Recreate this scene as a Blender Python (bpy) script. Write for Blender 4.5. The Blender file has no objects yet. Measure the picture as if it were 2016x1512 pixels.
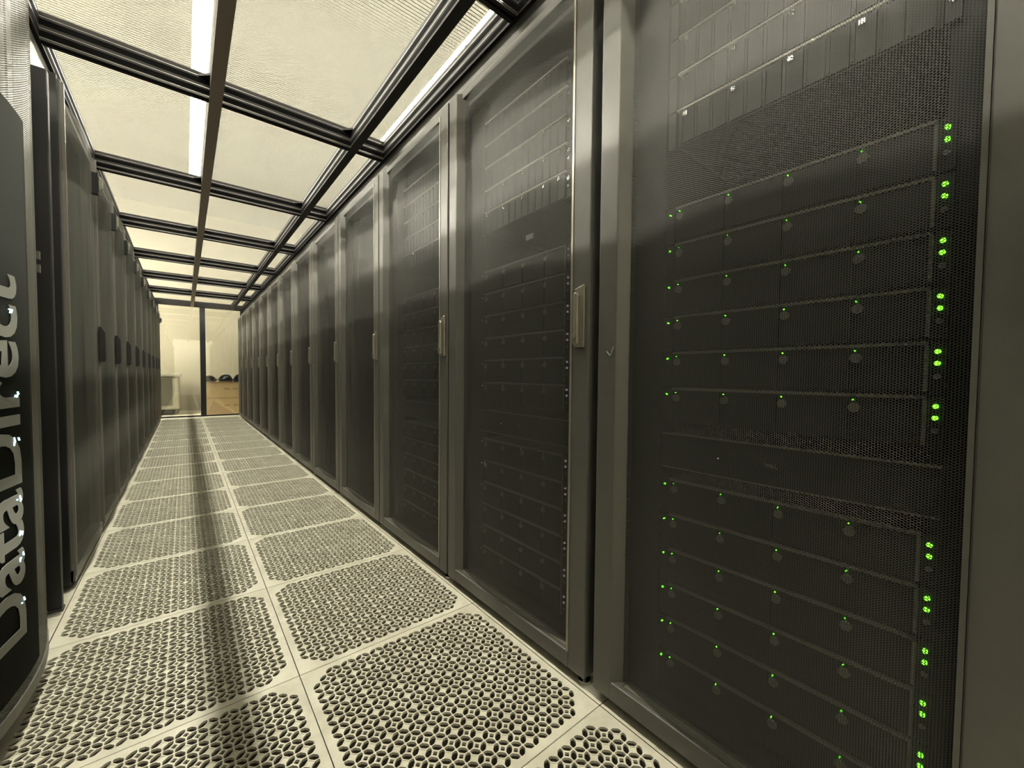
import bpy, bmesh, math, random
from mathutils import Vector, Matrix
random.seed(4)
W_, H_ = 2016, 1512
scn = bpy.context.scene
col = scn.collection

# ---------------------------------------------------------------- camera, world, exposure
CAM = dict(loc=(-0.2507, -1.265, 0.8857), yaw=-38.5267, pitch=-1.9083, roll=0.4601, f=788.75, ppx=991.73, ppy=764.79)
y_, p_, r_ = [math.radians(CAM[k]) for k in ('yaw', 'pitch', 'roll')]
FW = Vector((math.sin(-y_)*math.cos(p_), math.cos(y_)*math.cos(p_), math.sin(p_)))
RT0 = Vector((math.cos(y_), math.sin(y_), 0)); UP0 = RT0.cross(FW)
RT = RT0*math.cos(r_) + UP0*math.sin(r_); UP = UP0*math.cos(r_) - RT0*math.sin(r_)
cd = bpy.data.cameras.new('camera'); cam = bpy.data.objects.new('camera', cd); col.objects.link(cam)
M = Matrix((RT, UP, -FW)).transposed().to_4x4(); M.translation = Vector(CAM['loc'])
cam.matrix_world = M
cd.sensor_width = 36; cd.sensor_fit = 'HORIZONTAL'; cd.lens = CAM['f']/W_*36
cd.shift_x = (W_/2-CAM['ppx'])/W_; cd.shift_y = (CAM['ppy']-H_/2)/W_
cd.clip_start = .02; cd.clip_end = 60
scn.camera = cam
scn.view_settings.view_transform = 'Standard'; scn.view_settings.look = 'None'
scn.view_settings.gamma = 1; scn.view_settings.use_curve_mapping = False
scn.view_settings.exposure = 0.0
TUBE_POWER = 350.0
w = bpy.data.worlds.new('world'); scn.world = w; w.use_nodes = True
w.node_tree.nodes['Background'].inputs[0].default_value = (.9, .85, .7, 1)
w.node_tree.nodes['Background'].inputs[1].default_value = .02
scn.cycles.max_bounces = 14; scn.cycles.diffuse_bounces = 6; scn.cycles.glossy_bounces = 6
scn.cycles.transparent_max_bounces = 24; scn.cycles.transmission_bounces = 12
scn.cycles.sample_clamp_indirect = 6
scn.cycles.use_denoising = True

# ---------------------------------------------------------------- key measures (metres)
T = 0.6096                      # raised-floor tile
XR, XL = 0.615, -0.61           # door fronts of the two rack rows
Y0, PR = -0.5624, 0.7636        # first rack seam and rack pitch, right row
YEND = 8.86                     # glass end doors
ZB, ZP = 2.19, 2.285            # roof beam underside / roof panel underside
BY0, BP = 1.16, 1.2566          # roof cross beams

# ---------------------------------------------------------------- materials
class NT:
    def __init__(s, m):
        m.use_nodes = True; s.t = m.node_tree; s.t.nodes.clear(); s.n = s.t.nodes; s.l = s.t.links
    def add(s, typ, **kw):
        n = s.n.new(typ)
        for k, v in kw.items(): setattr(n, k, v)
        return n
    def m(s, op, a, b=None, c=None):
        n = s.n.new('ShaderNodeMath'); n.operation = op
        for i, v in enumerate((a, b, c)):
            if v is None: continue
            if isinstance(v, (int, float)): n.inputs[i].default_value = v
            else: s.l.new(v, n.inputs[i])
        return n.outputs[0]
def simple(name, c, rough=.5, metal=0, noise=0, nscale=6, emis=None, spec=.5):
    m = bpy.data.materials.new(name); t = NT(m)
    b = t.add('ShaderNodeBsdfPrincipled'); o = t.add('ShaderNodeOutputMaterial'); t.l.new(b.outputs[0], o.inputs[0])
    b.inputs['Base Color'].default_value = (*c, 1); b.inputs['Roughness'].default_value = rough
    b.inputs['Metallic'].default_value = metal; b.inputs['Specular IOR Level'].default_value = spec
    if noise:
        tc = t.add('ShaderNodeTexCoord'); nz = t.add('ShaderNodeTexNoise'); nz.inputs['Scale'].default_value = nscale
        nz.inputs['Detail'].default_value = 6
        t.l.new(tc.outputs['Object'], nz.inputs[0])
        mx = t.add('ShaderNodeMix', data_type='RGBA'); t.l.new(nz.outputs[0], mx.inputs[0])
        mx.inputs[6].default_value = (*[v*(1-noise) for v in c], 1); mx.inputs[7].default_value = (*[min(1, v*(1+noise)) for v in c], 1)
        t.l.new(mx.outputs[2], b.inputs['Base Color'])
        r = t.m('MULTIPLY_ADD', nz.outputs[0], .3, rough-.15); t.l.new(r, b.inputs['Roughness'])
    if emis:
        b.inputs['Emission Color'].default_value = (*emis[0], 1); b.inputs['Emission Strength'].default_value = emis[1]
    return m
def emission(name, c, s):
    m = bpy.data.materials.new(name); t = NT(m)
    e = t.add('ShaderNodeEmission'); o = t.add('ShaderNodeOutputMaterial'); t.l.new(e.outputs[0], o.inputs[0])
    e.inputs[0].default_value = (*c, 1); e.inputs[1].default_value = s
    return m
def perforated(name, c, pitch, rad, rough=.4):
    """sheet metal with round holes on a staggered grid, laid out in metres on the UV map"""
    m = bpy.data.materials.new(name); t = NT(m)
    uv = t.add('ShaderNodeUVMap'); uv.uv_map = 'UVMap'
    sp = t.add('ShaderNodeSeparateXYZ'); t.l.new(uv.outputs[0], sp.inputs[0])
    u = t.m('DIVIDE', sp.outputs[0], pitch*math.sqrt(3)); v = t.m('DIVIDE', sp.outputs[1], pitch)
    def dist(du, dv):
        a = t.m('SUBTRACT', t.m('FRACT', t.m('ADD', u, du)), .5); a = t.m('MULTIPLY', a, math.sqrt(3))
        b = t.m('SUBTRACT', t.m('FRACT', t.m('ADD', v, dv)), .5)
        return t.m('SQRT', t.m('ADD', t.m('MULTIPLY', a, a), t.m('MULTIPLY', b, b)))
    d = t.m('MINIMUM', dist(0, 0), dist(.5, .5))
    hole = t.m('LESS_THAN', d, rad)
    b = t.add('ShaderNodeBsdfPrincipled'); b.inputs['Base Color'].default_value = (*c, 1)
    b.inputs['Roughness'].default_value = rough; b.inputs['Specular IOR Level'].default_value = .3
    tr = t.add('ShaderNodeBsdfTransparent'); mx = t.add('ShaderNodeMixShader'); o = t.add('ShaderNodeOutputMaterial')
    t.l.new(hole, mx.inputs[0]); t.l.new(b.outputs[0], mx.inputs[1]); t.l.new(tr.outputs[0], mx.inputs[2]); t.l.new(mx.outputs[0], o.inputs[0])
    return m
def ribbed(name):
    """twin-wall polycarbonate: fine ribs running across the aisle"""
    m = bpy.data.materials.new(name); t = NT(m)
    g = t.add('ShaderNodeTexCoord'); sp = t.add('ShaderNodeSeparateXYZ'); t.l.new(g.outputs['Object'], sp.inputs[0])
    f = t.m('FRACT', t.m('DIVIDE', sp.outputs[1], .0155))
    rib = t.m('LESS_THAN', f, .30)
    wob = t.add('ShaderNodeTexNoise'); wob.inputs['Scale'].default_value = 2.2; t.l.new(g.outputs['Object'], wob.inputs[0])
    tl = t.add('ShaderNodeBsdfTranslucent'); tr = t.add('ShaderNodeBsdfTransparent'); df = t.add('ShaderNodeBsdfDiffuse')
    gl = t.add('ShaderNodeBsdfGlossy'); gl.inputs['Roughness'].default_value = .22
    mc = t.add('ShaderNodeMix', data_type='RGBA'); t.l.new(rib, mc.inputs[0])
    mc.inputs[6].default_value = (.10, .095, .075, 1); mc.inputs[7].default_value = (.33, .32, .27, 1)
    t.l.new(mc.outputs[2], tl.inputs[0]); df.inputs[0].default_value = (.30, .29, .24, 1)
    tr.inputs[0].default_value = (.97, .97, .94, 1)
    a = t.add('ShaderNodeMixShader'); t.l.new(t.m('MULTIPLY_ADD', rib, -.38, .93), a.inputs[0]); t.l.new(tl.outputs[0], a.inputs[1]); t.l.new(tr.outputs[0], a.inputs[2])
    b = t.add('ShaderNodeMixShader'); b.inputs[0].default_value = .06; t.l.new(a.outputs[0], b.inputs[1]); t.l.new(df.outputs[0], b.inputs[2])
    c = t.add('ShaderNodeMixShader'); c.inputs[0].default_value = .05; t.l.new(b.outputs[0], c.inputs[1]); t.l.new(gl.outputs[0], c.inputs[2])
    o = t.add('ShaderNodeOutputMaterial'); t.l.new(c.outputs[0], o.inputs[0])
    return m
def glass_mat():
    m = bpy.data.materials.new('door_glass'); t = NT(m)
    tr = t.add('ShaderNodeBsdfTransparent'); tr.inputs[0].default_value = (.95, .96, .93, 1)
    gl = t.add('ShaderNodeBsdfGlossy'); gl.inputs['Roughness'].default_value = .02
    a = t.add('ShaderNodeMixShader'); a.inputs[0].default_value = .13
    o = t.add('ShaderNodeOutputMaterial'); t.l.new(tr.outputs[0], a.inputs[1]); t.l.new(gl.outputs[0], a.inputs[2]); t.l.new(a.outputs[0], o.inputs[0])
    return m
def floor_mat(name, joints):
    m = bpy.data.materials.new(name); t = NT(m)
    tc = t.add('ShaderNodeTexCoord'); b = t.add('ShaderNodeBsdfPrincipled'); o = t.add('ShaderNodeOutputMaterial'); t.l.new(b.outputs[0], o.inputs[0])
    nz = t.add('ShaderNodeTexNoise'); nz.inputs['Scale'].default_value = 9; nz.inputs['Detail'].default_value = 9; nz.inputs['Roughness'].default_value = .65
    src = tc.outputs['Object']; t.l.new(src, nz.inputs[0])
    rp = t.add('ShaderNodeValToRGB'); rp.color_ramp.elements[0].position = .32; rp.color_ramp.elements[1].position = .62
    rp.color_ramp.elements[0].color = (.54, .51, .405, 1); rp.color_ramp.elements[1].color = (.72, .695, .575, 1)
    t.l.new(nz.outputs[0], rp.inputs[0])
    out = rp.outputs[0]
    if joints:
        sp = t.add('ShaderNodeSeparateXYZ'); t.l.new(src, sp.inputs[0])
        ds = []
        for k in (0, 1):
            f = t.m('FRACT', t.m('ADD', t.m('DIVIDE', sp.outputs[k], T), .5))
            ds.append(t.m('ABSOLUTE', t.m('SUBTRACT', f, .5)))
        j = t.m('LESS_THAN', t.m('MINIMUM', *ds), .0026)
        mx = t.add('ShaderNodeMix', data_type='RGBA'); t.l.new(j, mx.inputs[0]); t.l.new(out, mx.inputs[6]); mx.inputs[7].default_value = (.10, .09, .06, 1)
        out = mx.outputs[2]
    t.l.new(out, b.inputs['Base Color']); b.inputs['Roughness'].default_value = .38; b.inputs['Specular IOR Level'].default_value = .45
    return m

M_frame = simple('rack_black_paint', (.105, .102, .090), .38, 0, .12, 30)
M_inner = simple('rack_interior', (.007, .007, .006), .6)
M_mesh = perforated('perforated_steel_door', (.085, .083, .074), .0042, .445, .40)
M_meshL = perforated('perforated_steel_left', (.11, .112, .095), .0042, .42, .45)
M_bead = simple('bare_edge_trim', (.42, .40, .33), .3, .6)
M_beadl = simple('shaded_edge_trim', (.20, .19, .16), .35, .4)  # left-row bead in a darker colour that stands in for its shade
M_handle = simple('handle_grey_metal', (.36, .34, .28), .32, .7)
M_lock = simple('lock_chrome', (.75, .74, .70), .18, 1)
M_black = simple('black_plastic', (.008, .008, .008), .45)
M_srv = simple('server_black', (.009, .009, .009), .42)
M_srv2 = simple('drive_carrier_grey', (.04, .039, .035), .4)
M_lip = simple('server_top_lip', (.22, .21, .175), .45, .3)
M_tab = simple('pull_tab_grey', (.19, .18, .16), .4)
M_green = emission('led_green', (.12, 1, .02), 6)
M_white = emission('led_pale', (1, .8, .85), .35)
M_cyan = emission('led_cyan', (.55, .95, 1), 2.5)
M_logo = simple('grey_printed_logo', (.27, .275, .245), .6)
M_beam = simple('roof_beam_black_anodised', (.014, .012, .011), .6, 0, spec=.25)
M_beamf = simple('roof_beam_brown_cover', (.20, .155, .12), .5)
M_slot = simple('beam_slot_dark', (.002, .002, .002), .9, spec=.05)
M_slotl = simple('beam_edge_light', (.26, .25, .24), .3, .8)
M_panel = ribbed('ribbed_polycarbonate')
M_glass = glass_mat()
M_tile = floor_mat('cast_floor_tile', False)
M_holeshade = simple('shaded_hole_walls', (.10, .085, .06), .6)  # lower hole walls coloured dark to put shade into the holes
M_floor = floor_mat('solid_floor_tile', True)
M_sub = simple('subfloor_dark', (.02, .018, .015), .9)
M_wall = simple('cream_wall', (.26, .232, .162), .5, 0, .03, 1.5)
M_ceil = simple('room_ceiling', (.11, .106, .088), .8)
M_back = simple('rear_wall', (.45, .43, .36), .7)
M_card = simple('cardboard', (.92, .66, .36), .8, 0, .08, 8)
M_cardink = simple('brown_ink', (.16, .08, .025), .8)
M_cardink2 = simple('pale_brown_ink', (.40, .24, .10), .8)
M_tape = simple('packing_tape', (.70, .46, .25), .35)
M_mach = simple('cream_machine', (.40, .38, .29), .4)
M_machg = simple('grey_recess_panel', (.10, .096, .068), .5)
M_cable = simple('black_cable', (.012, .010, .012), .5)
M_tube = emission('tube_lamp', (1, .96, .855), TUBE_POWER)
M_fix = simple('lamp_housing', (.35, .35, .32), .5)
M_white_l = simple('white_label', (.55, .6, .68), .6)

# ---------------------------------------------------------------- builders
class MB:
    def __init__(s): s.bm = bmesh.new(); s.uv = None
    def box(s, x0, x1, y0, y1, z0, z1):
        v = [s.bm.verts.new((x, y, z)) for z in (z0, z1) for y in (y0, y1) for x in (x0, x1)]
        for f in ((0, 2, 3, 1), (4, 5, 7, 6), (0, 1, 5, 4), (2, 6, 7, 3), (0, 4, 6, 2), (1, 3, 7, 5)):
            s.bm.faces.new([v[i] for i in f])
        return s
    def prism(s, pts, axis, a, b):
        """polygon pts (2-D) swept along axis from a to b"""
        def P(p, t): return {'x': (t, p[0], p[1]), 'y': (p[0], t, p[1]), 'z': (p[0], p[1], t)}[axis]
        A = [s.bm.verts.new(P(p, a)) for p in pts]; B = [s.bm.verts.new(P(p, b)) for p in pts]
        n = len(pts)
        for i in range(n): s.bm.faces.new((A[i], A[(i+1) % n], B[(i+1) % n], B[i]))
        s.bm.faces.new(A[::-1]); s.bm.faces.new(B)
        return s
    def cyl(s, p0, p1, r, n=12, r2=None):
        p0 = Vector(p0); p1 = Vector(p1); d = (p1-p0).normalized()
        a = d.orthogonal().normalized(); b = d.cross(a); r2 = r if r2 is None else r2
        A = []; B = []
        for i in range(n):
            t = 2*math.pi*i/n; o = a*math.cos(t)+b*math.sin(t)
            A.append(s.bm.verts.new(p0+o*r)); B.append(s.bm.verts.new(p1+o*r2))
        for i in range(n): s.bm.faces.new((A[i], A[(i+1) % n], B[(i+1) % n], B[i]))
        s.bm.faces.new(A[::-1]); s.bm.faces.new(B)
        return s
    def tube(s, pts, r, n=8):
        pts = [Vector(p) for p in pts]; rings = []
        a = None
        for i, p in enumerate(pts):
            d = (pts[min(i+1, len(pts)-1)]-pts[max(i-1, 0)]).normalized()
            a = d.orthogonal().normalized() if a is None else (a-d*a.dot(d)).normalized()
            b = d.cross(a)
            rings.append([s.bm.verts.new(p+(a*math.cos(2*math.pi*k/n)+b*math.sin(2*math.pi*k/n))*r) for k in range(n)])
        for A, B in zip(rings, rings[1:]):
            for k in range(n): s.bm.faces.new((A[k], A[(k+1) % n], B[(k+1) % n], B[k]))
        s.bm.faces.new(rings[0][::-1]); s.bm.faces.new(rings[-1])
        return s
    def mesh(s, name, mat):
        bmesh.ops.recalc_face_normals(s.bm, faces=s.bm.faces)
        me = bpy.data.meshes.new(name); s.bm.to_mesh(me); s.bm.free(); me.materials.append(mat)
        return me
    def build(s, name, mat, parent=None, bevel=0, smooth=False):
        me = s.mesh(name, mat)
        if smooth:
            for p in me.polygons: p.use_smooth = True
        o = bpy.data.objects.new(name, me); col.objects.link(o)
        if parent: o.parent = parent
        if bevel:
            b = o.modifiers.new('bevel', 'BEVEL'); b.width = bevel; b.segments = 2; b.limit_method = 'ANGLE'
        return o
def empty(name, loc=(0, 0, 0), rz=0):
    o = bpy.data.objects.new(name, None); col.objects.link(o); o.location = loc; o.rotation_euler = (0, 0, rz)
    o.empty_display_size = .1
    return o
def tag(o, label=None, cat=None, group=None, kind=None):
    if label: o['label'] = label
    if cat: o['category'] = cat
    if group: o['group'] = group
    if kind: o['kind'] = kind
    return o
def struct(o): o['kind'] = 'structure'; return o
def kids(o): return [c for c in bpy.data.objects if c.parent == o]
def copy_tree(o, parent=None):
    c = o.copy(); col.objects.link(c)
    if parent: c.parent = parent
    for ch in kids(o): copy_tree(ch, c)
    return c
ORD = ['first', 'second', 'third', 'fourth', 'fifth', 'sixth', 'seventh', 'eighth', 'ninth', 'tenth', 'eleventh', 'twelfth', 'thirteenth', 'fourteenth', 'fifteenth', 'sixteenth', 'seventeenth', 'eighteenth']

# ---------------------------------------------------------------- setting: room shell
RX0, RX1, RY0, RY1, RZ = -5.4, 4.0, -4.2, 10.6, 4.6
mb = MB(); mb.box(RX0, RX1, RY0, RY1, -.36, -.30)
struct(mb.build('floor', M_sub))
mb = MB()
mb.box(RX0, -T-.001, RY0, RY1, -.035, 0).box(T+.001, RX1, RY0, RY1, -.035, 0)
mb.box(-T, T, RY0, -2*T-.001, -.035, 0).box(-T, T, 14*T+.001, RY1, -.035, 0)
struct(mb.build('floor', M_floor))
for n, b in (('wall_left', (RX0-.1, RX0, RY0, RY1, -.36, RZ)), ('wall_right', (RX1, RX1+.1, RY0, RY1, -.36, RZ))):
    mb = MB(); mb.box(*b); struct(mb.build(n, M_wall))
mb = MB(); mb.box(RX0, RX1, RY1, RY1+.1, -.36, RZ); struct(mb.build('wall_far', M_wall))
mb = MB(); mb.box(RX0, RX1, RY0-.1, RY0, -.36, RZ); struct(mb.build('wall_rear', M_back))
mb = MB(); mb.box(RX0, RX1, RY0, RY1, RZ, RZ+.1); struct(mb.build('ceiling', M_ceil))

# ---------------------------------------------------------------- perforated floor tile (one mesh, many tiles)
def tile_mesh():
    bm = bmesh.new()
    a = .0311; h = a/math.sqrt(2); TH = .022; LOW = -.0012
    ang = math.pi/4; ex = Vector((math.cos(ang), math.sin(ang))); ey = Vector((-math.sin(ang), math.cos(ang)))
    vc = {}
    def V(p, z=0.0):
        k = (round(p[0]*2e4), round(p[1]*2e4), round(z*2e4))
        if k not in vc: vc[k] = bm.verts.new((p[0], p[1], z))
        return vc[k]
    def face(vs):
        try: return bm.faces.new(vs)
        except ValueError: return None
    cells = {}
    for p in range(-12, 13):
        for q in range(-12, 13):
            if (p+q) % 2 == 0 and abs(p)+abs(q) <= 22: cells[(p, q)] = True
    walls = []
    def side_pts(c, k):
        """points of side k of a cell (centre c): corner, tip, half oval, tip (towards next corner)"""
        dirs = [ex, ey, -ex, -ey]
        n = dirs[k]*-1 if False else dirs[k]
        tdir = dirs[(k+1) % 4]
        mid = c+n*(a/2)
        c0 = mid-tdir*(a/2)
        oval = [(-.41, 0), (-.37, .085), (-.19, .215), (.19, .215), (.37, .085), (.41, 0)]
        return c0, [mid+tdir*(u*a)-n*(v*a) for u, v in oval]
    nb = [(1, 1), (-1, 1), (-1, -1), (1, -1)]
    for (p, q) in cells:
        c = Vector((p*h, q*h))
        i, j = (p+2+q)//2, (p+2-q)//2
        solid = (i % 2 and j % 2) or (i % 2 == 0 and j % 2 == 0 and (i+j) % 4 == 2)
        cw = .155*a if not solid else .20*a
        cor = [c+(ex*sx+ey*sy)*cw for sx, sy in ((1, -1), (1, 1), (-1, 1), (-1, -1))]
        for k in range(4):
            c0, ov = side_pts(c, k); c1 = side_pts(c, (k+1) % 4)[0]
            face([V(c0)]+[V(o) for o in ov]+[V(c1), V(cor[(k+1) % 4]), V(cor[k])])
            for s, e in zip(ov, ov[1:]): walls.append((s, e))
            if solid:
                face([V(cor[k]), V(cor[(k+1) % 4]), V(cor[(k+1) % 4], LOW), V(cor[k], LOW)])
            else: walls.append((cor[k], cor[(k+1) % 4]))
        if solid: face([V(x, LOW) for x in cor])
    # outer margin: lattice outline (with half ovals pointing outwards) to the square edge
    bm.verts.ensure_lookup_table()
    inner = []
    for (p, q) in cells:
        c = Vector((p*h, q*h))
        for k in range(4):
            # neighbour across side k: direction ex -> (1,1)/... in (p,q) lattice
            d = [(1, 1), (-1, 1), (-1, -1), (1, -1)][k]
            if (p+d[0], q+d[1]) in cells: continue
            c0, ov = side_pts(c, k); c1 = side_pts(c, (k+1) % 4)[0]
            n = [ex, ey, -ex, -ey][k]; mid = c+n*(a/2); tdir = [ex, ey, -ex, -ey][(k+1) % 4]
            out = [mid+tdir*(u*a)+n*(v*a) for u, v in ((-.37, .085), (-.19, .215), (.19, .215), (.37, .085))]
            path = [c0, ov[0]]+out+[ov[-1], c1]
            inner.append(path)
            for s, e in zip([ov[0]]+out, out+[ov[-1]]): walls.append((s, e))
    edges = []
    for path in inner:
        for s, e in zip(path, path[1:]):
            v0, v1 = V(s), V(e)
            ed = bm.edges.get((v0, v1)) or bm.edges.new((v0, v1)); edges.append(ed)
    S = T/2-.0012
    for k in range(4):
        P = [(-S, -S), (S, -S), (S, S), (-S, S)]
        v0, v1 = V(P[k]), V(P[(k+1) % 4]); edges.append(bm.edges.get((v0, v1)) or bm.edges.new((v0, v1)))
        face([V(P[k]), V(P[(k+1) % 4]), V(P[(k+1) % 4], -.03), V(P[k], -.03)])
    bmesh.ops.triangle_fill(bm, use_beauty=True, use_dissolve=False, edges=list(set(edges)))
    for s, e in walls:
        face([V(s), V(e), V(e, -.006), V(s, -.006)])
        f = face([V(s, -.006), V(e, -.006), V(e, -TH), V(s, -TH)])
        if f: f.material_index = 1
    bmesh.ops.recalc_face_normals(bm, faces=bm.faces)
    me = bpy.data.meshes.new('perforated_floor_tile'); bm.to_mesh(me); bm.free(); me.materials.append(M_tile); me.materials.append(M_holeshade)
    return me
tm = tile_mesh()
for r in range(-2, 14):
    for c in (-1, 0):
        o = bpy.data.objects.new('perforated_floor_tile', tm); col.objects.link(o)
        o.location = ((c+.5)*T, (r+.5)*T, 0)
        side = 'left' if c < 0 else 'right'
        tag(o, 'cream perforated floor tile, %s from the camera in the %s column of the aisle' % (ORD[r+2], side), 'floor tile', 'perforated cream floor tiles')

# ---------------------------------------------------------------- roof: beams and ribbed panels
beams_y = [BY0+BP*k for k in range(-3, 6)]
XA, XB, XC, XD = -.115, .54, .735, -.70
HW = .0225
tn = [0]
def trim(mbo, mat):
    tn[0] += 1
    o = struct(mbo.build('trim_%d' % tn[0], mat)); return o
def beam_child(parent, boxes, mat, name):
    m = MB()
    for b in boxes: m.box(*b)
    return m.build(name, mat, parent)
def long_beam(x, y0, y1, cover=False):
    m = MB(); m.box(x-HW, x+HW, y0, y1, ZB, ZP+.012)
    o = trim(m, M_beam)
    if cover:
        beam_child(o, [(x-HW-.003, x+HW+.003, y0, y1, ZB-.004, ZB-.0005)], M_beamf, 'beam_cover')
    else:
        bx = []; lx = []
        for sx in (-1, 1):
            xs = x+sx*HW
            for zc in (ZB+.0225, ZB+.0675):
                bx.append((min(xs, xs+sx*.0008), max(xs, xs+sx*.0008), y0, y1, zc-.010, zc+.010))
            lx.append((min(xs, xs+sx*.0012), max(xs, xs+sx*.0012), y0, y1, ZB+.040, ZB+.044))
            lx.append((min(xs, xs+sx*.0012), max(xs, xs+sx*.0012), y0, y1, ZB+.083, ZB+.088))
        beam_child(o, bx, M_slot, 'beam_slot'); beam_child(o, lx, M_slotl, 'beam_edge')
    return o
long_beam(XA, beams_y[0], YEND-.03, True)
for x in (XB, XC, XD): long_beam(x, beams_y[0], YEND-.03)
def cross_beam(y):
    for xa, xb in ((XD+HW, XA-HW), (XA+HW, XB-HW), (XB+HW, XC-HW)):
        m = MB(); m.box(xa+.001, xb-.001, y-HW, y+HW, ZB, ZP+.012); o = trim(m, M_beam)
        ys = y-HW
        beam_child(o, [(xa, xb, ys-.0008, ys, z-.011, z+.011) for z in (ZB+.0225, ZB+.0675)]+[(xa, xb, y-.005, y+.005, ZB-.0008, ZB)], M_slot, 'beam_slot')
        beam_child(o, [(xa, xb, ys-.0012, ys, z, z+.003) for z in (ZB+.004, ZB+.041, ZB+.086)]+[(xa, xb, y-HW, y-HW+.003, ZB-.001, ZB)], M_slotl, 'beam_edge')
        # gusset at the far right end, under the panel
        if xb < XC-.1:
            m = MB(); m.prism([(xb-.045, ys-.0015), (xb, ys-.0015), (xb, ys-.045)], 'z', ZP-.012, ZP-.002); m.build('corner_bracket', M_beam, o)
for y in beams_y[1:]: cross_beam(y)
cols3 = [(XD, XA, 'left of the centre beam'), (XA, XB, 'between the centre beam and the slotted beam'), (XB, XC, 'in the narrow strip above the right rack row')]
rows = list(zip(beams_y, beams_y[1:]+[YEND-.03]))
for i, (ya, yb) in enumerate(rows):
    for xa, xb, where in cols3:
        e = empty('roof_panel', ((xa+xb)/2, (ya+yb)/2, ZP+.013))
        m = MB(); hx = (xb-xa)/2-.004; hy = (yb-ya)/2-.004
        m.box(-hx, hx, -hy, hy, 0, .006)
        sheet = m.build('ribbed_sheet', M_panel, e)
        if i < 2: d = 'ribbed translucent roof panel %s the photographer, %s' % (['behind', 'over'][i], where)
        else: d = 'ribbed translucent roof panel in the %s bay from the camera, %s' % (ORD[i-2], where)
        tag(e, d, 'roof panel', 'translucent roof panels')
# fascia closing the gap between rack tops and roof beams
m = MB(); m.box(XC-.01, XC+.02, beams_y[0], YEND-.03, 2.025, ZB-.001); trim(m, M_frame)
m = MB(); m.box(XD-.02, XD+.01, beams_y[0], YEND-.03, 2.025, ZB-.001); trim(m, M_frame)

# ---------------------------------------------------------------- tube lamps in the room above the roof
LZ = 4.375
def lamp(x, y0, L, label, group, twin=False):
    e = empty('tube_lamp', (x, y0+L/2, LZ))
    q = .07 if twin else 0
    MB().prism([(-.08-q, -.045), (-.076-q, -.045), (-.04-q, .030), (.04+q, .030), (.076+q, -.045), (.08+q, -.045), (.034, .06), (-.034, .06)], 'y', -L/2, L/2).build('housing', M_fix, e)
    for dx in ((-.045, .045) if twin else (0,)):
        m = MB(); m.cyl((dx, -L/2+.02, -.005), (dx, L/2-.02, -.005), .029, 14); m.build('glowing_tube', M_tube, e, smooth=True)
    for s in (-1, 1):
        MB().box(-.018, .018, min(s*L/2, s*(L/2-.02)), max(s*L/2, s*(L/2-.02)), -.025, .02).build('lamp_holder', M_fix, e)
    for dy in (-L/4, L/4): MB().cyl((0, dy, .06), (0, dy, RZ-LZ), .006, 6).build('hanger', M_fix, e)
    tag(e, label, 'lamp', group)
for k in range(9):
    lamp(-.066, -2.6+1.225*k, 1.22, 'white tube lamp shining through the roof along the centre beam, %s from the camera' % ORD[k], 'tube lamps over the centre beam')
for k in range(6):
    lamp(2.13, -2.50+1.225*k, 1.22, 'white tube lamp shining through the roof above the right racks, %s from the camera' % ORD[k], 'tube lamps over the right rack row')
for x_, nm, tw in ((-3.2, 'nearest', False), (-3.95, 'middle', True), (-4.85, 'farthest', True)):  # unseen rows, added to brighten the upper fronts of the right racks
    for k in range(10):
        lamp(x_, -2.50+1.225*k, 1.22, 'added unseen tube lamp in the %s row beyond the left racks, %s from the camera' % (nm, ORD[k]), 'added unseen tube lamps in the %s row beyond the left racks' % nm, tw)

# ---------------------------------------------------------------- racks
def mesh_sheet(w, z0, z1, bulge, y_off=0, n=20, nz=2, cut=0, mat=None, thick=.0034):
    """curved perforated sheet, local: y across, front towards -x. UV in metres"""
    bm = bmesh.new(); uvl = bm.loops.layers.uv.new('UVMap'); g = []
    for i in range(n+1):
        t = i/n; y = (t-.5)*w+y_off; x = -bulge*(1-(2*t-1)**2)
        g.append([(bm.verts.new((x, y, z0+(z1-z0)*k/nz)), (y, z0+(z1-z0)*k/nz)) for k in range(nz+1)])
    for i in range(n):
        for k in range(nz):
            q = [g[i][k], g[i+1][k], g[i+1][k+1], g[i][k+1]]
            f = bm.faces.new([a[0] for a in q]); f.smooth = True
            for l, a in zip(f.loops, q): l[uvl].uv = a[1]
    base = bm.verts[:]+bm.edges[:]+bm.faces[:]
    for q in (.5, 1):                                        # plate thickness: the hole walls close at grazing views
        r = bmesh.ops.duplicate(bm, geom=base)
        bmesh.ops.translate(bm, vec=(thick*q, 0, 0), verts=[v for v in r['geom'] if isinstance(v, bmesh.types.BMVert)])
    me = bpy.data.meshes.new('mesh_panel'); bm.to_mesh(me); bm.free(); me.materials.append(mat)
    return me
def caster(parent, x, y):
    m = MB(); m.cyl((x, y-.012, .021), (x, y+.012, .021), .0205, 14); m.box(x-.012, x+.012, y-.016, y-.0125, .02, .05).box(x-.012, x+.012, y+.0125, y+.016, .02, .05)
    return m.build('caster', M_black, parent)
def foot(parent, x, y):
    m = MB(); m.cyl((x, y, 0.0005), (x, y, .008), .018, 12); m.cyl((x, y, .008), (x, y, .05), .006, 8); return m.build('levelling_foot', M_lock, parent)
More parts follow.
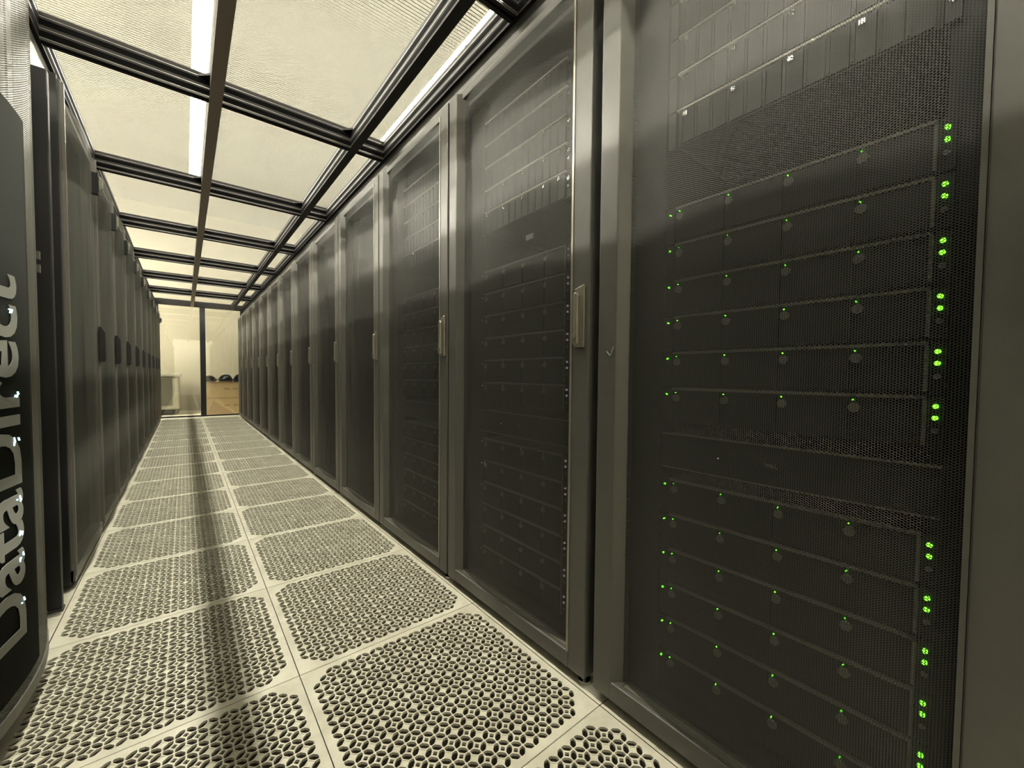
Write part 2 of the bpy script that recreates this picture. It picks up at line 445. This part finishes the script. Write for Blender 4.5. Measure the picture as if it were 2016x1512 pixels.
def cabinet(e, w, D=1.05, top=2.005, x0=.062):
    h = w/2
    m = MB()
    m.box(x0, D, -h, -h+.02, .05, top).box(x0, D, h-.02, h, .05, top)
    m.box(x0, D, -h+.02, h-.02, top-.02, top).box(x0, D, -h+.02, h-.02, .05, .07).box(D-.02, D, -h+.02, h-.02, .07, top-.02)
    m.build('cabinet_body', M_inner, e)
    m = MB()
    for s in (-1, 1):
        a, b = s*.2415, s*.30
        m.box(.098, .112, min(a, b), max(a, b), .075, top-.03)
        a, b = s*.30, s*(h-.021)
        m.box(.10, .104, min(a, b), max(a, b), .075, top-.03)
    m.build('mounting_rails', M_srv, e)
def right_rack(w, pw=.060):
    """front face at local x = 0, handle post on the -y side"""
    e = empty('server_rack'); h = w/2
    cabinet(e, w)
    d = empty('door'); d.parent = e
    zt, zb = 2.008, .03
    m = MB()
    m.box(0, .045, -h, -h+pw, zb, zt)                                       # handle post
    # hinge post: flat face, then a slanted facet down to the mesh
    m.prism([(0, h), (0, h-.055), (.030, h-.080), (.045, h-.080), (.045, h)], 'z', zb, zt)
    m.box(.012, .045, -h+pw, h-.080, zt-.03, zt)                             # top rail
    m.prism([(0.0, zb), (0.0, zb+.048), (.045, zb+.048), (.045, zb)], 'y', -h+pw, h-.056)
    fr = m.build('door_frame', M_frame, d, bevel=.003)
    m = MB(); m.box(-.002, .012, -h+pw, -h+pw+.0065, zb+.048, zt-.03); m.build('edge_bead', M_bead if pw < .07 else M_frame, d)
    m = MB(); m.box(.013, .030, -h+pw+.008, h-.09, zb+.0485, zb+.0515); m.build('lower_bead', M_bead, d)
    me = mesh_sheet(w-.080-.0065-pw, zb+.053, zt-.031, .028, (-.080+.0065+pw)/2, mat=M_mesh)
    o = bpy.data.objects.new('mesh_panel', me); col.objects.link(o); o.parent = d; o.location = (.024, 0, 0)
    # handle: bezel, lever, lock
    hy = -h+(.019 if pw > .07 else .030)
    m = MB(); m.prism([(hy-.017, .965), (hy+.017, .965), (hy+.017, 1.128), (hy-.017, 1.137)], 'x', -.007, 0)
    hb = m.build('handle', M_handle, d, bevel=.002)
    m = MB(); m.prism([(hy-.004, .972), (hy+.013, .972), (hy+.013, 1.108), (hy+.009, 1.116), (hy, 1.116), (hy-.004, 1.108)], 'x', -.020, -.007)
    m.build('lever', M_handle, hb, bevel=.003)
    m = MB(); m.cyl((-.0235, hy+.0045, .995), (-.020, hy+.0045, .995), .0085, 14); m.build('lock', M_lock, hb)
    caster(e, .045, -h+.06); caster(e, .045, h-.06); foot(e, .03, -h+.022)
    return e
def left_rack(w, handle=True):
    """same local frame, turned round later: handle on +y side (near the camera after turning)"""
    e = empty('server_rack'); h = w/2
    cabinet(e, w, x0=.05)
    d = empty('door'); d.parent = e
    zt, zb = 2.03, .03
    m = MB()
    m.box(.004, .045, h-.034, h-.022, zb, zt-.005).box(.004, .045, -h+.012, -h+.03, zb, zt-.04)
    m.box(.010, .045, -h+.03, h-.034, zt-.06, zt-.04)
    m.box(.0, .045, -h+.012, h-.022, zb, zb+.05)
    m.build('door_frame', M_frame, d, bevel=.002)
    m = MB(); m.box(-.004, .004, h-.040, h-.028, zb+.02, zt-.012); m.build('edge_bead', M_beadl, d)
    me = mesh_sheet(w-.07, zb+.051, zt-.062, .034, -.005, mat=M_meshL)
    o = bpy.data.objects.new('mesh_panel', me); col.objects.link(o); o.parent = d; o.location = (.012, 0, 0)
    MB().box(-.028, .004, -h+.098, -h+.13, 1.79, 1.895).build('latch_plate', M_black, d)
    m = MB(); m.prism([(-.028, 1.805), (-.034, 1.805), (-.044, 1.825), (-.046, 1.865), (-.038, 1.88), (-.028, 1.88)], 'y', -h+.107, -h+.120)
    m.build('latch', M_lock, d, bevel=.002)
    if handle: m = MB(); m.prism([(.0, .94), (-.02, .94), (-.026, .96), (-.026, 1.10), (-.012, 1.13), (.0, 1.13)], 'y', h-.030, h-.004); m.build('handle', M_black, d, bevel=.002)
    m = MB(); m.box(.012, .045, h-.02, h, zb, zt); m.build('side_post', M_black, e)
    caster(e, .05, -h+.06); caster(e, .05, h-.06)
    return e
NR = 12
seams = [Y0+PR*j for j in range(-1, NR+1)]
rp = None; right_racks = []
for k in range(NR+1):
    a, b = seams[k]+.006, seams[k+1]-.006
    if k == 0: b = Y0-.0185
    if k == 1: a = Y0+.0135
    w_ = b-a
    if k < 2: e = right_rack(w_, .081 if k == 0 else .060)
    elif rp is None: rp = e = right_rack(w_)
    else: e = copy_tree(rp)
    e.location = (XR, (a+b)/2, 0); right_racks.append((e, (a+b)/2))
    tag(e, 'tall black server rack with curved mesh door, %s from the camera in the right row' % ORD[k], 'server rack', 'racks in the right row')
m = MB(); m.tube([(XR-.001, -.610, .950), (XR-.002, -.622, .938), (XR-.003, -.628, .950), (XR-.002, -.633, .962)], .0009, 6)
sc_ = [c for c in kids(right_racks[0][0]) if c.name.startswith('door')][0]
MB().box(.094, .0965, -.040, -.002, 1.366, 1.384).build('paper_label', M_white_l, right_racks[1][0])
o = m.build('paint_chip', M_white_l); o.parent = sc_; o.matrix_parent_inverse = Matrix.Translation(-Vector((XR, right_racks[0][1], 0)))

Lb = [1.045, 1.775, 2.44, 3.11, 3.85, 4.62, 5.46, 6.28, 7.05, 7.82, 8.60]
for k in range(len(Lb)-1):
    a, b = Lb[k]+.002, Lb[k+1]-.002
    e = left_rack(b-a, k > 0); e.location = (XL, (a+b)/2, 0); e.rotation_euler = (0, 0, math.pi)
    tag(e, 'tall dark mesh-door rack, %s beyond the grey-lettered cabinet in the left row' % ORD[k], 'server rack', 'racks in the left row')

# the rows go on behind the camera: unseen racks, added to block light
for k in range(4):
    a, b = -.035-PR*(k+1)+.004, -.035-PR*k-.004
    e = left_rack(b-a) if k == 0 else copy_tree(lp)
    if k == 0: lp = e
    e.location = (XL, (a+b)/2, 0); e.rotation_euler = (0, 0, math.pi)
    tag(e, 'unseen added mesh-door rack on the near side of the lettered cabinet, %s towards the photographer' % ORD[k], 'server rack', 'unseen racks added beside the camera')
for k in range(2):
    e = copy_tree(rp); e.location = (XR, right_racks[0][1]-PR*(k+1)-.012, 0)
    tag(e, 'unseen added mesh-door rack on the near side of the nearest right rack, %s towards the photographer' % ORD[k], 'server rack', 'unseen racks added beside the camera')

# ---------------------------------------------------------------- storage cabinet with lettering (nearest, left)
def storage_cabinet():
    e = empty('storage_cabinet', (0, 0, 0))
    yc, hw, xm = .30, .30, -.565
    def X(y): return xm-.042*((y-yc)/hw)**2
    m = MB(); m.box(-1.65, -.655, -.03, .86, .03, 2.07); m.build('cabinet_body', M_black, e)
    m = MB(); m.box(-.655, -.650, .615, .845, .04, 2.0).box(-.650, -.640, .66, .70, .05, 1.98); m.build('side_panel', M_frame, e)
    d = empty('door'); d.parent = e
    def band(name, ya, yb, z0, z1, mat, off=0, n=16):
        bm = bmesh.new(); uvl = bm.loops.layers.uv.new('UVMap'); g = []
        for i in range(n+1):
            y = ya+(yb-ya)*i/n; g.append([(bm.verts.new((X(y)+off, y, z)), (y, z)) for z in (z0, z1)])
        for i in range(n):
            q = [g[i][0], g[i+1][0], g[i+1][1], g[i][1]]; f = bm.faces.new([a[0] for a in q]); f.smooth = True
            for l, a in zip(f.loops, q): l[uvl].uv = a[1]
        r = bmesh.ops.extrude_face_region(bm, geom=bm.faces[:])
        bmesh.ops.translate(bm, vec=(-.004, 0, 0), verts=[v for v in r['geom'] if isinstance(v, bmesh.types.BMVert)])
        bmesh.ops.recalc_face_normals(bm, faces=bm.faces)
        me = bpy.data.meshes.new(name); bm.to_mesh(me); bm.free(); me.materials.append(mat)
        o = bpy.data.objects.new(name, me); col.objects.link(o); o.parent = d; return o
    M_cabmesh = perforated('cabinet_perforated', (.15, .15, .125), .0055, .38)
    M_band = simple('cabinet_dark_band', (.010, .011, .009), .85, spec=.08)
    band('perforated_panel', yc-hw+.02, yc+hw-.03, .10, 2.05, M_cabmesh)
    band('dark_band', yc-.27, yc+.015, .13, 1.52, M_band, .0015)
    # frame round the door
    m = MB()
    for ya, yb in ((yc-hw, yc-hw+.02), (yc+hw-.03, yc+hw)):
        m.prism([(X(ya)+.003, ya), (X(yb)+.003, yb), (X(yb)-.03, yb), (X(ya)-.03, ya)], 'z', .07, 2.08)
    n = 12
    for z0, z1 in ((.07, .10), (2.05, 2.08)):
        for i in range(n):
            ya = yc-hw+.02+(2*hw-.05)*i/n; yb = yc-hw+.02+(2*hw-.05)*(i+1)/n
            m.prism([(X(ya)+.003, ya), (X(yb)+.003, yb), (X(yb)-.03, yb), (X(ya)-.03, ya)], 'z', z0, z1)
    m.build('door_frame', simple('cabinet_frame_grey', (.17, .17, .145), .4, .2), d)
    # lettering reads upwards
    cu = bpy.data.curves.new('logo_lettering', 'FONT'); cu.body = 'DataDirect'; cu.extrude = .002; cu.resolution_u = 4
    cu.offset = .02
    to = bpy.data.objects.new('logo_lettering', cu); col.objects.link(to)
    dg = bpy.context.evaluated_depsgraph_get(); me = bpy.data.meshes.new_from_object(to.evaluated_get(dg))
    bpy.data.objects.remove(to)
    bm = bmesh.new(); bm.from_mesh(me)
    xs = [v.co.x for v in bm.verts]; L = max(xs)-min(xs); sc = .865/L
    for v in bm.verts:
        u, t, q = (v.co.x-min(xs))*sc, v.co.y*sc*1.25, v.co.z
        y = .212-t
        v.co = (X(y)+.004+(q > 0)*.001, y, .245+u)
    bmesh.ops.recalc_face_normals(bm, faces=bm.faces)
    bm.to_mesh(me); bm.free(); me.materials.clear(); me.materials.append(M_logo)
    o = bpy.data.objects.new('logo_lettering', me); col.objects.link(o); o.parent = d
    for z in (1.03, .83, .72, .58, .50, .44, .33):
        for k in range(3):
            yy = .175+random.uniform(0, .035)
            MB().cyl((X(yy)+.005, yy, z+random.uniform(-.012, .012)), (X(yy)+.0065, yy, z), .0017, 8).build('status_light', M_cyan, d)
    for z in (1.062, 1.0):
        MB().cyl((-.650, .63, z), (-.6485, .63, z), .003, 8).build('status_light', M_white, e)
    for z in (1.24, 1.20): MB().box(X(.59)+.003, X(.59)+.012, .583, .597, z-.012, z+.012).build('latch', M_frame, d)
    for y in (.05, .75): caster(e, -.75, y)
    tag(e, 'large black storage cabinet with grey DataDirect lettering up its curved door', 'cabinet')
storage_cabinet()
# narrow black filler panel between storage cabinet and first mesh rack
m = MB(); m.box(-1.3, -.618, .885, .915, .012, 1.955).box(-1.3, -.66, .915, 1.03, .012, 1.90); m.box(-.655, -.615, .88, .92, 0, .012)
o = m.build('filler_panel', M_black, bevel=.003); tag(o, 'narrow black upright panel filling the gap beside the lettered cabinet', 'panel')
m = MB(); m.cyl((-.665, .855, .006), (-.617, .858, .006), .005, 8); o = m.build('floor_bar', M_lock); tag(o, 'short metal rod lying on the floor at the foot of the filler panel', 'rod')

# ---------------------------------------------------------------- equipment inside racks (fronts at world x = .705)
XS = .705; SW = .4826
def led(parent, y, z, mat, r=.0024):
    return MB().cyl((-.0045, y, z), (0, y, z), r, 8).build('status_light', mat, parent)
def node_server(lm, lm2, bright=True):
    """local: front at x=0, y centred, z from -.0875 (bottom) to 0 (top); +y is the far side"""
    e = empty('rack_server'); H = .0865; h = SW/2
    m = MB(); m.box(.004, .70, -h+.02, h-.02, -H, 0); m.build('chassis', M_srv, e)
    MB().box(-.004, .006, -h+.022, h-.022, -.0065, -.001).build('top_lip', M_lip, e)
    for s in (-1, 1):
        a, b = s*(h-.0185), s*h
        MB().box(-.001, .006, min(a, b), max(a, b), -H, -.002).build('mounting_ear', M_srv, e)
    MB().box(-.004, .004, -h+.020, -h+.0245, -H+.004, -.007).build('end_strip', M_lip, e)
    for i in range(4):
        y = .2135-.1125*i
        MB().box(-.001, .004, y-.107, y-.002, -H+.004, -.009).build('node_sled', M_srv, e)
        m = MB(); m.cyl((-.006, y-.006, -.026), (0, y-.006, -.026), .0085, 14); m.build('pull_tab', M_tab, e)
        led(e, y-.004, -.0125, lm2, .0013)
    led(e, h-.009, -.017, lm, .0022)
    led(e, -h+.010, -.018, lm, .0038); led(e, -h+.010, -.037, lm, .0038)
    MB().cyl((-.003, -h+.010, -.058), (0, -h+.010, -.058), .0045, 12).build('power_button', M_tab, e)
    return e
def drive_server():
    e = empty('storage_server'); H = .0855; h = SW/2
    MB().box(.004, .65, -h+.02, h-.02, -H, 0).build('chassis', M_srv, e)
    MB().box(-.006, .006, -h+.022, h-.022, -.0045, 0).build('top_lip', M_bead, e)
    for i in range(12):
        y = .212-.0355*i
        m = MB(); m.box(-.003, .004, y-.0335, y, -H+.003, -.007)
        m.box(-.006, -.003, y-.006, y-.003, -H+.006, -.012)
        m.build('drive_carrier', M_srv2, e)
    for i in (0, 3, 6, 9, 11):
        y = .212-.0355*i
        m = MB(); m.box(-.012, -.003, y-.020, y-.010, -.024, -.015); m.build('silver_catch', M_lock, e)
    for s in (-1, 1):
        a, b = s*(h-.018), s*h
        MB().box(-.003, .006, min(a, b), max(a, b), -H, -.002).build('mounting_ear', M_srv2, e)
    m = MB(); m.cyl((-.008, -h+.010, -.030), (0, -h+.010, -.030), .006, 12); m.build('thumb_screw', M_lock, e)
    m = MB(); m.cyl((-.008, -h+.010, -.055), (0, -h+.010, -.055), .004, 12); m.build('thumb_screw', M_lock, e)
    return e
def network_switch():
    e = empty('network_switch'); h = SW/2
    MB().box(.004, .45, -h+.02, h-.02, -.088, 0).build('chassis', M_srv, e)
    MB().box(-.002, .006, -h, h, -.004, 0).build('top_edge', M_lip, e)
    MB().box(-.002, .006, -h, h, -.088, -.085).build('bottom_edge', M_lip, e)
    MB().box(0, .004, -h, h, -.085, -.004).build('faceplate', M_srv, e)
    cu = bpy.data.curves.new('logo', 'FONT'); cu.body = 'DELL'; cu.extrude = .02; cu.offset = .02
    to = bpy.data.objects.new('logo', cu); col.objects.link(to)
    me = bpy.data.meshes.new_from_object(to.evaluated_get(bpy.context.evaluated_depsgraph_get())); bpy.data.objects.remove(to)
    bm = bmesh.new(); bm.from_mesh(me); xs = [v.co.x for v in bm.verts]; L = max(xs)-min(xs); s = .024/L
    for v in bm.verts: u, t, q = v.co; v.co = (-.001-(.0008 if q > 0 else 0), .012-u*s, -.048+t*s)
    bmesh.ops.recalc_face_normals(bm, faces=bm.faces); bm.to_mesh(me); bm.free(); me.materials.clear(); me.materials.append(M_lip)
    o = bpy.data.objects.new('logo', me); col.objects.link(o); o.parent = e
    led(e, .105, -.045, M_white, .0018)
    return e
which = ['nearest', 'second', 'third']
for ri in range(3):
    yc = right_racks[ri][1]-[.012, -.018, -.016][ri]
    if ri == 0: node = node_server(M_green, M_green); drv = drive_server(); sw = network_switch(); firsts = [node, drv, sw]
    if ri == 1: node = node_server(M_white, M_white); firsts[0] = node
    if ri == 2: node = node_server(M_tab, M_tab); firsts[0] = node
    used = set()
    def put(proto, z, label, cat, grp):
        if proto.name in used or (ri > 0 and proto is not node): o = copy_tree(proto)
        else: o = proto; used.add(proto.name)
        o.location = (XS, yc, z); tag(o, label, cat, grp); return o
    wr = '%s right rack' % which[ri]
    for i in range(5):
        put(drv, 1.447+.0875*(5-i), 'grey storage server with silver catches, %s down in the %s' % (ORD[i], wr), 'server', 'storage servers in the '+wr)
    lights = ['green lights', 'pale lights', 'unlit front'][ri]
    for i in range(6):
        put(node, 1.303-.0889*i, 'black server with %s, %s down the middle stack in the %s' % (lights, ORD[i], wr), 'server', 'upper rack servers in the '+wr)
    put(sw, .744, 'black switch panel with tiny pale logo halfway up the %s' % wr, 'switch', None)
    for i in range(6):
        put(node, .630-.0889*i, 'black server with %s, %s down the bottom stack in the %s' % (lights, ORD[i], wr), 'server', 'lower rack servers in the '+wr)

# ---------------------------------------------------------------- glass end doors
def end_doors():
    z1 = ZB-.0
    m = MB(); m.box(-.74, .80, YEND-.03, YEND+.03, z1, ZP+.02); trim(m, M_beam)
    m = MB(); m.box(-.74, .80, YEND-.025, YEND+.025, 0, .028); trim(m, M_black)
    for n, (a, b, pa, pb) in enumerate(((-.70, .075, .05, .07), (.075, .735, .030, .05)), 1):
        d = empty('door_%d' % n); struct(d); d.location = ((a+b)/2, YEND, 0)
        cx = (a+b)/2
        MB().box(a-cx+.012, b-cx-.012, -.005, .005, .03, z1-.002).build('glass_pane', M_glass, d)
        m = MB()
        if n == 1: m.box(a-cx, a-cx+.075, -.022, .022, .03, z1).box(b-cx-.078, b-cx, -.022, .022, .03, z1)
        else: m.box(a-cx, a-cx+.012, -.022, .022, .03, z1).box(b-cx-.055, b-cx, -.022, .022, .03, z1)
        m.build('door_frame', M_black, d)
end_doors()

# ---------------------------------------------------------------- behind the glass: boxes, cables, machine
def text_mesh(body, h, mat, name, parent, loc, depth=.0006):
    cu = bpy.data.curves.new(name, 'FONT'); cu.body = body; cu.extrude = depth/h; cu.offset = .015
    to = bpy.data.objects.new(name, cu); col.objects.link(to)
    me = bpy.data.meshes.new_from_object(to.evaluated_get(bpy.context.evaluated_depsgraph_get())); bpy.data.objects.remove(to)
    for v in me.vertices: u, t, q = v.co; v.co = (u*h*1.2, -q*h-.0006, t*h)
    me.materials.clear(); me.materials.append(mat)
    o = bpy.data.objects.new(name, me); col.objects.link(o); o.parent = parent; o.location = loc; return o
for k, (z0, z1, lab) in enumerate(((.0, .365, 'lower brown cardboard box stacked behind the glass door'), (.366, .70, 'upper brown cardboard box topped with black cables behind the glass door'))):
    e = empty('cardboard_box', (.46, 9.32, z0)); hh = z1-z0
    m = MB(); m.box(-.365, .365, -.22, .30, 0, hh); m.build('carton', M_card, e, bevel=.004)
    MB().box(-.366, .366, -.2215, -.2203, hh-.03, hh-.001).build('tape', M_tape, e)
    text_mesh('DELL', .042, M_cardink, 'printed_text', e, (-.06, -.2205, hh*.5))
    text_mesh('EMC', .042, M_cardink2, 'printed_text', e, (.10, -.2205, hh*.5))
    if k == 0:
        m = MB(); m.prism([(-.365, .02), (-.25, .30), (.10, .02)], 'y', -.2212, -.2203); m.build('tape', M_tape, e)
    tag(e, lab, 'box', 'cardboard boxes behind the glass door')
def coil(cx, cy, z, R, lab, turns=5, tilt=.9, band=False):
    e = empty('cable_coil', (cx, cy, z))
    for t in range(turns):
        pts = []; a0 = random.random()*6; rr = R*(1-.085*t); of = (t-turns/2)*.022
        for i in range(25):
            a = a0+2*math.pi*i/24
            x = rr*math.cos(a); zz = rr*math.sin(a)*tilt; pts.append((x+of*.25, of*1.6+.02*math.sin(3*a), max(zz, -R*.15)+R*.25))
        MB().tube(pts, .010, 6).build('cable_loop', M_cable, e, smooth=True)
    pts = []
    for i in range(46):
        a = i*2.4; rr = R*random.uniform(.15, 1.25)
        pts.append((rr*math.cos(a), .05*math.sin(i*1.7), .015+R*random.uniform(.3, .8)*max(.15, 1-(rr/R)**2)**.5))
    MB().tube(pts, .012, 6).build('cable_bundle', M_cable, e, smooth=True)
    if band:
        for s in range(5):
            MB().box(-.055+.028*s, -.048+.028*s+.006, -.16, -.05, R*.5+.015*s, R*.5+.05+.015*s).build('tie_wrap', M_white_l, e)
    tag(e, lab, 'cable', 'black cable coils on the boxes')
coil(.175, 9.25, .701, .105, 'round black cable coil at the left end of the upper box', 10)
coil(.455, 9.25, .701, .115, 'black cable coil with pale ties in the middle of the upper box', 10, 1, True)
coil(.70, 9.25, .701, .10, 'peaked black cable coil at the right end of the upper box', 10, 1.25)
def machine():
    e = empty('cream_machine', (-.73, 9.90, 0))
    m = MB(); m.box(-.55, .39, -.42, .42, .12, .80); m.build('housing', M_mach, e, bevel=.03)
    m = MB(); m.box(-.56, .42, -.45, .45, .80, .86); m.build('worktop', M_mach, e, bevel=.01)
    m = MB(); m.box(-.45, .27, -.428, -.42, .20, .76); m.build('recess_panel', M_machg, e, bevel=.03)
    m = MB(); m.box(.390, .396, -.30, -.22, .20, .72).box(.390, .396, .1, .18, .20, .72); m.build('side_groove', M_machg, e)
    m = MB(); m.box(-.5, .32, -.36, .36, .03, .12); m.build('base', M_black, e)
    for x in (-.45, .32):
        for y in (-.33, .33): m = MB(); m.cyl((x, y-.03, .055), (x, y+.03, .055), .055, 16); m.build('caster', M_machg, e)
    tag(e, 'cream machine with rounded grey front panel seen through the left glass door', 'machine')
machine()
